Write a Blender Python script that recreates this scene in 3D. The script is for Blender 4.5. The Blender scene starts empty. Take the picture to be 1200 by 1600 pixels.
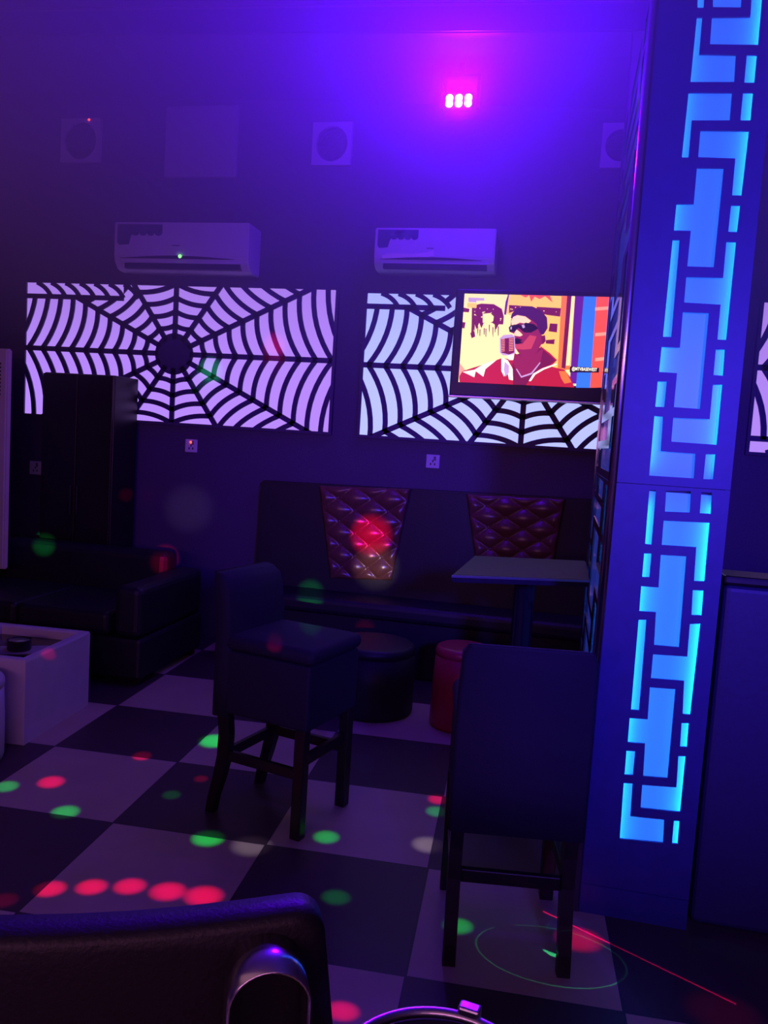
import bpy, bmesh, math, random
from mathutils import Vector, Matrix, Euler
from mathutils.geometry import delaunay_2d_cdt
random.seed(7)
SC = bpy.context.scene
COL = SC.collection
PI = math.pi

# ------------------------------------------------------------------ camera
FPX, PITCH, ROLL, YAW, EYE = 1272.5, 0.0912, 0.0627, -0.2091, 1.513
_f = Vector((math.sin(YAW)*math.cos(PITCH), math.cos(YAW)*math.cos(PITCH), -math.sin(PITCH)))
_r0 = Vector((math.cos(YAW), -math.sin(YAW), 0)); _u0 = _r0.cross(_f)
CR = math.cos(ROLL)*_r0 + math.sin(ROLL)*_u0
CU = -math.sin(ROLL)*_r0 + math.cos(ROLL)*_u0
EYEP = Vector((0, 0, EYE))
cam_d = bpy.data.cameras.new('camera'); cam = bpy.data.objects.new('camera', cam_d); COL.objects.link(cam)
M = Matrix((CR, CU, -_f)).transposed().to_4x4(); M.translation = EYEP
cam.matrix_world = M
cam_d.sensor_fit = 'VERTICAL'; cam_d.sensor_height = 36.0; cam_d.lens = 36.0*FPX/1600.0; cam_d.clip_start = 0.02
SC.camera = cam

# ------------------------------------------------------------------ world, exposure, main lights
w = bpy.data.worlds.new('world'); SC.world = w; w.use_nodes = True
w.node_tree.nodes['Background'].inputs[0].default_value = (0.10, 0.04, 0.30, 1)
w.node_tree.nodes['Background'].inputs[1].default_value = 0.0
HAZE = 0.28                                    # fog-machine haze that has risen to the upper half of the room
wn = w.node_tree; vs = wn.nodes.new('ShaderNodeVolumeScatter'); vs.inputs['Anisotropy'].default_value = 0.0
_g = wn.nodes.new('ShaderNodeNewGeometry'); _s = wn.nodes.new('ShaderNodeSeparateXYZ'); _m = wn.nodes.new('ShaderNodeMapRange')
_m.interpolation_type = 'SMOOTHSTEP'; _m.inputs['From Min'].default_value = 1.55; _m.inputs['From Max'].default_value = 3.2; _m.inputs['To Max'].default_value = HAZE
wn.links.new(_g.outputs['Position'], _s.inputs[0]); wn.links.new(_s.outputs['Z'], _m.inputs['Value']); wn.links.new(_m.outputs['Result'], vs.inputs['Density'])
wn.links.new(vs.outputs[0], wn.nodes['World Output'].inputs['Volume'])
w.cycles.volume_step_size = 0.5
SC.view_settings.view_transform = 'Standard'; SC.view_settings.look = 'None'
SC.view_settings.exposure = 0.0; SC.view_settings.gamma = 1.0; SC.view_settings.use_curve_mapping = False
cy = SC.cycles
cy.use_denoising = True; cy.max_bounces = 6; cy.diffuse_bounces = 3; cy.glossy_bounces = 4; cy.volume_bounces = 0
cy.transparent_max_bounces = 8; cy.caustics_reflective = False; cy.caustics_refractive = False
cy.sample_clamp_indirect = 3.0; cy.blur_glossy = 0.5

def lamp(name, kind, loc, color, energy, rot=None, **kw):
    d = bpy.data.lights.new(name, kind); d.color = color; d.energy = energy
    o = bpy.data.objects.new(name, d); COL.objects.link(o); o.location = loc
    if rot is not None: o.rotation_euler = rot
    for k, v in kw.items(): setattr(d, k, v)
    return o
def aim(o, tgt):
    o.rotation_euler = (Vector(tgt)-o.location).to_track_quat('-Z', 'Y').to_euler()

LAMPP = Vector((-0.7, 4.62, 3.36))
_p = lamp('par_can_beam', 'SPOT', LAMPP, (0.10, 0.0, 1.0), 1350, shadow_soft_size=0.06, spot_size=math.radians(128), spot_blend=1.0)
_p.rotation_euler = (Vector((-0.3, 0.0, 3.9))-LAMPP).to_track_quat('-Z', 'Y').to_euler()
lamp('par_can_glow', 'POINT', LAMPP, (0.10, 0.0, 1.0), 38, shadow_soft_size=0.06)
lamp('front_fill', 'AREA', (-0.6, -2.3, 1.75), (0.38, 0.12, 0.27), 75, (PI*0.545, 0, 0), shape='RECTANGLE', size=4.0, size_y=0.5)  # added unseen fill behind the camera, brightens back wall and fittings
_w = lamp('pink_wash_fill', 'SPOT', (-1.6, 0.6, 1.85), (0.62, 0.14, 0.55), 60, shadow_soft_size=0.2, spot_size=math.radians(66), spot_blend=1.0)  # added pink fill to lift the left air conditioner and hatch
_w.rotation_euler = (Vector((-2.0, 5.2, 2.95))-_w.location).to_track_quat('-Z', 'Y').to_euler()
lamp('overhead_fill', 'AREA', (-0.8, -0.4, 1.95), (0.85, 0.36, 0.42), 2, (0, 0, 0), shape='RECTANGLE', size=3.0, size_y=1.0)  # weak downward fill, added for ambient tone, no fixture behind it
_b = lamp('blue_pillar_fill', 'SPOT', (0.95, -0.8, 1.95), (0.05, 0.025, 1.0), 760, shadow_soft_size=0.15, spot_size=math.radians(62), spot_blend=1.0)  # added blue fill from the camera side, tints the pillar face
_b.rotation_euler = (Vector((0.42, 2.65, 1.8))-_b.location).to_track_quat('-Z', 'Y').to_euler()

# ------------------------------------------------------------------ helpers
def ray(u, v): return CR*((u-600)/FPX) - CU*((v-800)/FPX) + _f
def A(u, v, Y):                       # point of the plane y = Y seen at a photo pixel
    d = ray(u, v); return EYEP + d*(Y/d.y)
def F(u, v, z=0.0):                   # point of the plane z seen at a photo pixel
    d = ray(u, v); return EYEP + d*((z-EYE)/d.z)
def PX(u, v, X):
    d = ray(u, v); return EYEP + d*(X/d.x)

def mat(name, col, rough=0.5, metal=0.0, spec=0.5, bump=0.0, scale=60.0, var=0.0, emit=None, estr=0.0, coat=0.0):
    m = bpy.data.materials.new(name); m.use_nodes = True; nt = m.node_tree
    b = nt.nodes['Principled BSDF']
    b.inputs['Base Color'].default_value = (*col, 1); b.inputs['Roughness'].default_value = rough
    b.inputs['Metallic'].default_value = metal; b.inputs['Specular IOR Level'].default_value = spec
    b.inputs['Coat Weight'].default_value = coat
    if emit:
        b.inputs['Emission Color'].default_value = (*emit, 1); b.inputs['Emission Strength'].default_value = estr
    if bump or var:
        tc = nt.nodes.new('ShaderNodeTexCoord'); n = nt.nodes.new('ShaderNodeTexNoise')
        n.inputs['Scale'].default_value = scale; n.inputs['Detail'].default_value = 4
        nt.links.new(tc.outputs['Object'], n.inputs['Vector'])
        if bump:
            bp = nt.nodes.new('ShaderNodeBump'); bp.inputs['Strength'].default_value = bump; bp.inputs['Distance'].default_value = 0.004
            nt.links.new(n.outputs['Fac'], bp.inputs['Height']); nt.links.new(bp.outputs['Normal'], b.inputs['Normal'])
        if var:
            r = nt.nodes.new('ShaderNodeValToRGB')
            r.color_ramp.elements[0].color = (*[c*(1-var) for c in col], 1); r.color_ramp.elements[1].color = (*[min(1, c*(1+var)) for c in col], 1)
            r.color_ramp.elements[0].position = 0.3; r.color_ramp.elements[1].position = 0.7
            nt.links.new(n.outputs['Fac'], r.inputs['Fac']); nt.links.new(r.outputs['Color'], b.inputs['Base Color'])
    return m
def glow(name, col, strength=1.0):
    m = bpy.data.materials.new(name); m.use_nodes = True; nt = m.node_tree
    b = nt.nodes['Principled BSDF']; b.inputs['Base Color'].default_value = (0.05, 0.05, 0.05, 1); b.inputs['Roughness'].default_value = 0.35
    b.inputs['Emission Color'].default_value = (*col, 1); b.inputs['Emission Strength'].default_value = strength
    return m
def srgb(r, g, b):
    f = lambda c: (c/255/12.92) if c/255 <= 0.04045 else ((c/255+0.055)/1.055)**2.4
    return (f(r), f(g), f(b))

MT = {}
MT['wall'] = mat('dark_wall_paint', (0.085, 0.055, 0.12), 0.55, bump=0.15, scale=90, var=0.15)
MT['ceiling'] = mat('ceiling_paint', (0.16, 0.13, 0.2), 0.7, bump=0.1, scale=40, var=0.1)
MT['black_leather'] = mat('black_leather', (0.012, 0.010, 0.016), 0.5, bump=0.25, scale=160, var=0.2)
MT['black_fabric'] = mat('black_upholstery', (0.011, 0.009, 0.024), 0.8, bump=0.3, scale=300, var=0.2)
MT['black_wood'] = mat('dark_stained_wood', (0.014, 0.009, 0.009), 0.4, bump=0.1, scale=30, var=0.3)
MT['black_gloss'] = mat('glossy_black_board', (0.012, 0.01, 0.02), 0.12, spec=0.6, var=0.1, scale=10)
MT['mirror_acrylic'] = mat('mirror_black_acrylic', (0.30, 0.28, 0.36), 0.10, metal=1.0, bump=0.02, scale=6)
MT['pillar_board'] = mat('dark_blue_pillar_board', (0.026, 0.03, 0.17), 0.45, var=0.1, scale=20)
MT['black_board'] = mat('black_fretwork_board', (0.06, 0.035, 0.12), 0.5, var=0.1, scale=20)
MT['white_plastic'] = mat('white_plastic', (0.72, 0.70, 0.74), 0.4, var=0.04, scale=8)
MT['grey_plastic'] = mat('grey_plastic', (0.2, 0.2, 0.22), 0.5, var=0.05, scale=8)
MT['dark_plastic'] = mat('dark_plastic', (0.02, 0.02, 0.024), 0.35, var=0.1, scale=20)
MT['chrome'] = mat('chrome', (0.8, 0.8, 0.82), 0.2, metal=1.0, bump=0.02, scale=10)
MT['steel'] = mat('brushed_steel', (0.55, 0.55, 0.6), 0.28, metal=1.0, bump=0.05, scale=120)
MT['brown_leather'] = mat('copper_brown_leather', (0.20, 0.075, 0.05), 0.28, spec=0.7, bump=0.12, scale=90, var=0.2)
MT['red_vinyl'] = mat('red_vinyl', (0.38, 0.012, 0.05), 0.35, bump=0.1, scale=60, var=0.12)
MT['painted_hatch'] = mat('painted_hatch', (0.42, 0.38, 0.42), 0.6, bump=0.1, scale=50, var=0.06)
MT['navy_vinyl'] = mat('navy_vinyl', (0.025, 0.02, 0.085), 0.5, bump=0.1, scale=80, var=0.1)
MT['table_top'] = mat('dark_polished_top', (0.02, 0.014, 0.035), 0.5, spec=0.2, bump=0.02, scale=40, var=0.2)

def tag(o, label=None, cat=None, group=None, kind=None):
    if label: o['label'] = label
    if cat: o['category'] = cat
    if group: o['group'] = group
    if kind: o['kind'] = kind
    return o
def link(name, bm, m, parent=None, smooth=False):
    """world-space bmesh -> one object, local to its parent"""
    bmesh.ops.recalc_face_normals(bm, faces=bm.faces[:])
    me = bpy.data.meshes.new(name)
    if parent is not None: bmesh.ops.transform(bm, matrix=WORLD[parent.name].inverted(), verts=bm.verts[:])
    bm.to_mesh(me); bm.free()
    for mm in (m if isinstance(m, (list, tuple)) else [m]): me.materials.append(mm)
    if smooth:
        for p in me.polygons: p.use_smooth = True
    o = bpy.data.objects.new(name, me); COL.objects.link(o)
    if parent is not None: o.parent = parent; WORLD[o.name] = WORLD[parent.name]
    else: WORLD[o.name] = Matrix()
    return o
WORLD = {}
def thing(name, loc, label, cat, group=None, rz=0.0):
    o = bpy.data.objects.new(name, None); COL.objects.link(o); o.empty_display_size = 0.1
    o.location = loc; o.rotation_euler = (0, 0, rz)
    WORLD[o.name] = Matrix.Translation(Vector(loc)) @ Matrix.Rotation(rz, 4, 'Z')
    return tag(o, label, cat, group)
def box(bm, lo, hi, bev=0.0, seg=2, mi=0, mx=None):
    r = bmesh.ops.create_cube(bm, size=1.0); vs = r['verts']
    c = [(a+b)/2 for a, b in zip(lo, hi)]; s = [abs(b-a) for a, b in zip(lo, hi)]
    for v in vs: v.co = Vector((c[0]+v.co.x*s[0], c[1]+v.co.y*s[1], c[2]+v.co.z*s[2]))
    if bev > 0:
        es = list({e for v in vs for e in v.link_edges})
        b = bmesh.ops.bevel(bm, geom=es, offset=min(bev, min(s)*0.49), segments=seg, affect='EDGES', profile=0.5, clamp_overlap=True)
        vs = list({v for f in b['faces'] for v in f.verts} | {v for v in vs if v.is_valid})
    if mx is not None: bmesh.ops.transform(bm, matrix=mx, verts=vs)
    if mi:
        for f in {f for v in vs for f in v.link_faces}: f.material_index = mi
    return vs
def bxm(*args, **kw):
    bm = bmesh.new(); box(bm, *args, **kw); return bm
def lathe(bm, prof, c, n=40, cap0=True, cap1=True):
    rings = []
    for r, z in prof:
        rings.append([bm.verts.new((c[0]+r*math.cos(2*PI*i/n), c[1]+r*math.sin(2*PI*i/n), c[2]+z)) for i in range(n)])
    for a, b in zip(rings, rings[1:]):
        for i in range(n): bm.faces.new((a[i], a[(i+1) % n], b[(i+1) % n], b[i]))
    if cap0: bm.faces.new(rings[0][::-1])
    if cap1: bm.faces.new(rings[-1])
    return bm
def loft(bm, secs):
    """secs: list of vertex loops (same count) -> closed skin"""
    L = [[bm.verts.new(p) for p in s] for s in secs]; n = len(L[0])
    for a, b in zip(L, L[1:]):
        for i in range(n): bm.faces.new((a[i], a[(i+1) % n], b[(i+1) % n], b[i]))
    bm.faces.new(L[0][::-1]); bm.faces.new(L[-1]); return bm
def prism(bm, pts, off, mi=0):
    """planar polygon (world points) extruded by vector off"""
    v = [bm.verts.new(p) for p in pts]; f = bm.faces.new(v)
    if off is not None:
        r = bmesh.ops.extrude_face_region(bm, geom=[f]); nv = [x for x in r['geom'] if isinstance(x, bmesh.types.BMVert)]
        bmesh.ops.translate(bm, vec=off, verts=nv)
    return bm
def ribbon2(bm, pts, wd, thick, to3):
    """flat bar along a 2-D polyline; to3 maps (a, b, depth) to the world"""
    P = [Vector(p) for p in pts]; sec = []
    for i, p in enumerate(P):
        t = (P[min(i+1, len(P)-1)]-P[max(i-1, 0)]).normalized(); n = Vector((-t.y, t.x))*wd/2
        a, b = p+n, p-n
        sec.append([to3(a.x, a.y, 0), to3(b.x, b.y, 0), to3(b.x, b.y, thick), to3(a.x, a.y, thick)])
    loft(bm, sec)
def struct(name, bm, m): return tag(link(name, bm, m), kind='structure')

# ------------------------------------------------------------------ room shell
YW = 5.40                                     # back wall
XL, XR = -4.32, 2.3
TS, TA = 0.6, 0.0543                          # floor tile size, turn of the tile grid against the wall
GO = Matrix.Rotation(TA, 2) @ Vector((-2.3234*TS, 4.6226*TS))
fm = bpy.data.materials.new('checker_floor_tiles'); fm.use_nodes = True; nt = fm.node_tree; b = nt.nodes['Principled BSDF']
tc = nt.nodes.new('ShaderNodeTexCoord'); mp = nt.nodes.new('ShaderNodeMapping'); mp.vector_type = 'TEXTURE'
mp.inputs['Location'].default_value = (GO.x, GO.y, 0); mp.inputs['Rotation'].default_value = (0, 0, TA); mp.inputs['Scale'].default_value = (TS, TS, TS)
nt.links.new(tc.outputs['Object'], mp.inputs['Vector'])
ad = nt.nodes.new('ShaderNodeVectorMath'); ad.operation = 'ADD'; ad.inputs[1].default_value = (0, 0, 0.5)
nt.links.new(mp.outputs['Vector'], ad.inputs[0])
ck = nt.nodes.new('ShaderNodeTexChecker'); ck.inputs['Scale'].default_value = 1.0
ck.inputs['Color2'].default_value = (0.07, 0.045, 0.05, 1); ck.inputs['Color1'].default_value = (0.50, 0.43, 0.30, 1)
nt.links.new(ad.outputs[0], ck.inputs['Vector'])
br = nt.nodes.new('ShaderNodeTexBrick'); br.offset = 0.0; br.inputs['Scale'].default_value = 1.0; br.inputs['Mortar Size'].default_value = 0.006
br.inputs['Brick Width'].default_value = 1.0; br.inputs['Row Height'].default_value = 1.0
nt.links.new(mp.outputs['Vector'], br.inputs['Vector'])
no = nt.nodes.new('ShaderNodeTexNoise'); no.inputs['Scale'].default_value = 5; no.inputs['Detail'].default_value = 6
nt.links.new(tc.outputs['Object'], no.inputs['Vector'])
mr = nt.nodes.new('ShaderNodeMapRange'); mr.inputs['To Min'].default_value = 0.8; mr.inputs['To Max'].default_value = 1.15; nt.links.new(no.outputs['Fac'], mr.inputs['Value'])
mu = nt.nodes.new('ShaderNodeMix'); mu.data_type = 'RGBA'; mu.blend_type = 'MULTIPLY'; mu.inputs['Factor'].default_value = 1.0
nt.links.new(ck.outputs['Color'], mu.inputs['A']); nt.links.new(mr.outputs['Result'], mu.inputs['B'])
mg = nt.nodes.new('ShaderNodeMix'); mg.data_type = 'RGBA'; mg.inputs['B'].default_value = (0.05, 0.04, 0.05, 1)
nt.links.new(br.outputs['Fac'], mg.inputs['Factor']); nt.links.new(mu.outputs['Result'], mg.inputs['A'])
nt.links.new(mg.outputs['Result'], b.inputs['Base Color']); b.inputs['Roughness'].default_value = 0.42; b.inputs['Specular IOR Level'].default_value = 0.25
bm = bxm((XL-0.1, -2.6, -0.1), (XR+0.1, YW+0.1, 0)); struct('floor', bm, fm)
struct('wall_back', bxm((XL-0.1, YW, 0), (XR+0.1, YW+0.1, 4.1)), MT['wall'])
struct('wall_left', bxm((XL-0.1, -2.6, 0), (XL, YW, 4.1)), MT['wall'])
struct('wall_right', bxm((XR, -2.6, 0), (XR+0.1, YW, 4.1)), MT['wall'])
struct('wall_front', bxm((XL-0.1, -2.7, 0), (XR+0.1, -2.6, 4.1)), MT['wall'])
struct('ceiling', bxm((XL-0.1, -2.7, 4.0), (XR+0.1, YW+0.1, 4.1)), MT['ceiling'])
# dropped soffit along the back wall: sloping underside, traced at its wall line and its front lip
bm = bmesh.new()
def zx(p, q, x): return p.z+(q.z-p.z)*(x-p.x)/(q.x-p.x)
b0, b1 = A(0, 146, YW), A(985, 171, YW)
YS = 4.45
f0, f1 = A(0, 57, YS), A(985, 50, YS)
secs = []
for x in (XL, XR):
    zb, zf = zx(b0, b1, x), zx(f0, f1, x)
    secs.append([(x, YW, zb), (x, YS, zf), (x, YS, zf+0.15), (x, YS-0.01, zf+0.15), (x, YS-0.01, 4.0), (x, YW, 4.0)])
loft(bm, secs); struct('trim_1', bm, MT['ceiling'])
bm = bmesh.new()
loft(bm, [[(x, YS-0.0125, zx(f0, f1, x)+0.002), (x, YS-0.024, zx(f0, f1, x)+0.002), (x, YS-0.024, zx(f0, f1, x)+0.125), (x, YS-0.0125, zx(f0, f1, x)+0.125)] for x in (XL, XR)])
struct('lip_shade_strip', bm, MT['pillar_board'])  # shade of the lip step, put in as a dark strip
# shallow upper ceiling in front of the lip
bm = bmesh.new(); secs = []
for x in (XL, XR):
    zf = zx(f0, f1, x)+0.15
    secs.append([(x, -2.6, 3.85), (x, YS-0.026, min(zf, 3.97)), (x, YS-0.026, 4.0), (x, -2.6, 4.0)])
loft(bm, secs); struct('trim_2', bm, MT['ceiling'])

# ------------------------------------------------------------------ pillar with blue fretwork
PXL, PXR, PYF, PYB = 0.156, 0.512, 2.652, 3.85
G_ = 0.028                                    # cavity between fretwork and light board
FRET_UP = [[(1090,-40),(1103,-40),(1099.5,12),(1090,12)], [(1114,-40),(1161,-40),(1158,11.5),(1114,11)],
 [(1195,-40),(1191,0),(1185,70),(1109.5,69),(1112.5,27),(1172.5,26.5),(1177,-40)],
 [(1089,27),(1097.5,27),(1092.5,85),(1150,86),(1147.5,128),(1079,128)], [(1167,86),(1183,86),(1179,129),(1163,129)],
 [(1076,145),(1144,145),(1140.5,188),(1081,188),(1076,246),(1065.5,246)], [(1161,145),(1177,145),(1173,188),(1157,188)],
 [(1094.5,204),(1170.5,205),(1159,305.5),(1144,305),(1149,247.5),(1091,245.5)],
 [(1089,262.5),(1131,263),(1115.5,417.5),(1074,416),(1079.5,360.5),(1053,360),(1057,319),(1084,319)],
 [(1142.5,321),(1157,321),(1152,362.5),(1138,362)], [(1051,375),(1062,375),(1049,526.5),(1036,526)],
 [(1135,378),(1150.5,378),(1135,531),(1121,530.5),(1126,476),(1069,472.5),(1072.5,432.5),(1130,434)],
 [(1067,487.5),(1108,489),(1094,639),(1053,636),(1058,583),(1030,581),(1034,542),(1062.5,543)],
 [(1118.5,546),(1133,546),(1130,587),(1115,586)], [(1028,596),(1042,596),(1038,636),(1024,635.5)],
 [(1114,601),(1129,601),(1120,695),(1049,690),(1052,652.5),(1109,655)],
 [(1022.5,650),(1036,651),(1032.5,705),(1087,709),(1084.5,747.5),(1014.5,743)], [(1103,710),(1118,710),(1114.5,749),(1099,748.5)]]
FRET_LO = [[(1014.7,766),(1025,766),(1018,851),(1008,850)], [(1041,767),(1080,767.5),(1078,801),(1039,799.5)],
 [(1096,769),(1112.7,770),(1110.7,803),(1093.5,802)], [(1037,813.5),(1109,817),(1101,908.5),(1084.5,908),(1088,855),(1034,851.5)],
 [(1006.5,865),(1018,865),(1014.7,902),(1003.5,901.5)],
 [(1032.5,867),(1072.5,869.5),(1061,1011.5),(1022,1008),(1025,956.5),(999,955),(1002,916),(1029,918)],
 [(1082.5,922),(1099.5,923),(1096.5,961.5),(1080.5,961)], [(998,968.5),(1010,968.5),(998.5,1110),(986,1109)],
 [(1078,975),(1094.7,974.7),(1078.7,1117),(1066.7,1116),(1069,1064),(1017,1060),(1020.5,1022.5),(1074,1026)],
 [(1015.5,1074),(1055.5,1077),(1043,1216),(1005,1213),(1008,1162),(981,1160),(984,1122),(1012,1124)],
 [(1065,1130),(1076.5,1130),(1073.5,1167.5),(1062.7,1167)], [(979,1173),(992.5,1174),(989,1211),(976,1211)],
 [(1060,1181.5),(1071.5,1182),(1063,1269),(1001,1262.5),(1003.5,1226.5),(1057,1230.5)],
 [(974.7,1223.5),(988.5,1224.5),(985,1275.5),(1038,1281),(1036,1317),(968.5,1310.7)], [(1053,1282.5),(1062,1283),(1059,1319),(1050,1318.5)]]
def holed(outer, holes, thick, to3):
    """board with cut-outs, 2-D loops -> solid bmesh"""
    pts, edges, = [], []
    for lp in [outer]+holes:
        s = len(pts); pts += [Vector(p) for p in lp]; edges += [(s+i, s+(i+1) % len(lp)) for i in range(len(lp))]
    vs, es, fs, *_ = delaunay_2d_cdt(pts, edges, [], 0, 1e-7)
    def inside(p, lp):
        c = False
        for i in range(len(lp)):
            (x0, y0), (x1, y1) = lp[i], lp[i-1]
            if (y0 > p.y) != (y1 > p.y) and p.x < (x1-x0)*(p.y-y0)/(y1-y0)+x0: c = not c
        return c
    bm = bmesh.new(); V = [bm.verts.new(to3(v.x, v.y, 0)) for v in vs]; ff = []
    for f in fs:
        ce = sum((vs[i] for i in f), Vector((0, 0)))/len(f)
        if inside(ce, outer) and not any(inside(ce, h) for h in holes): ff.append(bm.faces.new([V[i] for i in f]))
    r = bmesh.ops.extrude_face_region(bm, geom=ff)
    d = to3(0, 0, thick)-to3(0, 0, 0)
    bmesh.ops.translate(bm, vec=d, verts=[x for x in r['geom'] if isinstance(x, bmesh.types.BMVert)])
    bmesh.ops.dissolve_limit(bm, angle_limit=0.01, verts=bm.verts[:], edges=bm.edges[:])
    return bm
def to_front(a, c, d): return Vector((a, PYF+d, c))
def clean(poly):
    q = [A(u, v, PYF) for u, v in poly]; return [(p.x, p.z) for p in q]
def bend(poly):                               # de-skew: columns of one panel made parallel and plumb
    return clean(poly)
pil = thing('pillar', ((PXL+PXR)/2, (PYF+PYB)/2, 0), 'black square pillar clad with glowing blue fretwork panels beside the bar stool', 'pillar')
ZT = 3.83
link('column_core', bxm((PXL+0.05, PYF+0.05, 0), (PXR-0.0, PYB, ZT)), MT['pillar_board'], pil)
zs = A(1010, 757, PYF).z
m_blue = glow('blue_backlit_acrylic', (0.024, 0.075, 0.85), 0.95)
m_blue.node_tree.nodes['Principled BSDF'].inputs['Base Color'].default_value = (0.05, 0.24, 0.34, 1)
for nm, holes, z0, z1 in (('upper', FRET_UP, zs+0.001, ZT-0.02), ('lower', FRET_LO, 0.10, zs-0.001)):
    hs = [clean(h) for h in holes]
    outer = [(PXL, z0), (PXR, z0), (PXR, z1), (PXL, z1)]
    if nm == 'upper':                          # repeat of the pattern above the frame
        pass
    fp = link('fretwork_panel', holed(outer, hs, 0.007, to_front), MT['pillar_board'], pil)
    lb = link('light_board', bxm((PXL+0.06, PYF+G_, z0+0.02), (PXR-0.02, PYF+G_+0.006, z1-0.02)), m_blue, pil)
    x0 = min(x for h in hs for x, z in h)-0.018; x1 = max(x for h in hs for x, z in h)+0.018
    for k, (xx, ry) in enumerate(((x0, -1), (x1, 1))):
        o = lamp('led_strip', 'AREA', (xx, PYF+0.013, (z0+z1)/2), (0.0, 0.36, 1.0), 4.6 if nm == 'upper' else 4.2, shape='RECTANGLE', size=0.008, size_y=(z1-z0)-0.1)
        d = Vector((-ry, 0.35, 0)).normalized(); o.rotation_euler = d.to_track_quat('-Z', 'Y').to_euler()
link('side_closer', bxm((PXR-0.008, PYF+0.0075, 0.099), (PXR, PYF+0.049, ZT)), MT['pillar_board'], pil)
# side faces: frame closing the cavity, and on the left a mirror-like fretwork seen edge-on
link('corner_strip', lathe(bmesh.new(), [(0.016, 0.0), (0.016, ZT)], (PXL+0.010, PYF+0.012, 0), 32), mat('corner_chrome', (0.55, 0.5, 0.6), 0.22, metal=1.0), pil, True)
link('base_board', bxm((PXL, PYF, 0), (PXR, PYF+0.03, 0.098)), MT['pillar_board'], pil)
def to_left(a, c, d): return Vector((PXL+d, a, c))
sc_ = (PYB-PYF)/(PXR-PXL)
for holes, z0, z1 in ((FRET_UP, zs+0.001, ZT-0.02), (FRET_LO, 0.10, zs-0.001)):
    hs = []
    for h in holes:
        q = clean(h); hs.append([(PYF+0.055+(x-0.265)*(PYB-PYF-0.1)/0.205, min(max(z, z0+0.01), z1-0.01)) for x, z in q])
    link('mirror_fretwork', holed([(PYF+0.03, z0), (PYB, z0), (PYB, z1), (PYF+0.03, z1)], hs, 0.006, to_left), MT['mirror_acrylic'], pil)
m_side = glow('violet_backlit_acrylic', (0.03, 0.05, 0.5), 0.30)
m_side.node_tree.nodes['Principled BSDF'].inputs['Roughness'].default_value = 0.08
link('side_light_board', bxm((PXL+0.020, PYF+0.035, 0.1), (PXL+0.026, PYB-0.005, ZT-0.03)), m_side, pil)
link('far_edge_light', bxm((PXL-0.003, PYB-0.03, 0.1), (PXL+0.02, PYB+0.004, ZT-0.03)), MT['mirror_acrylic'], pil)

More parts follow.
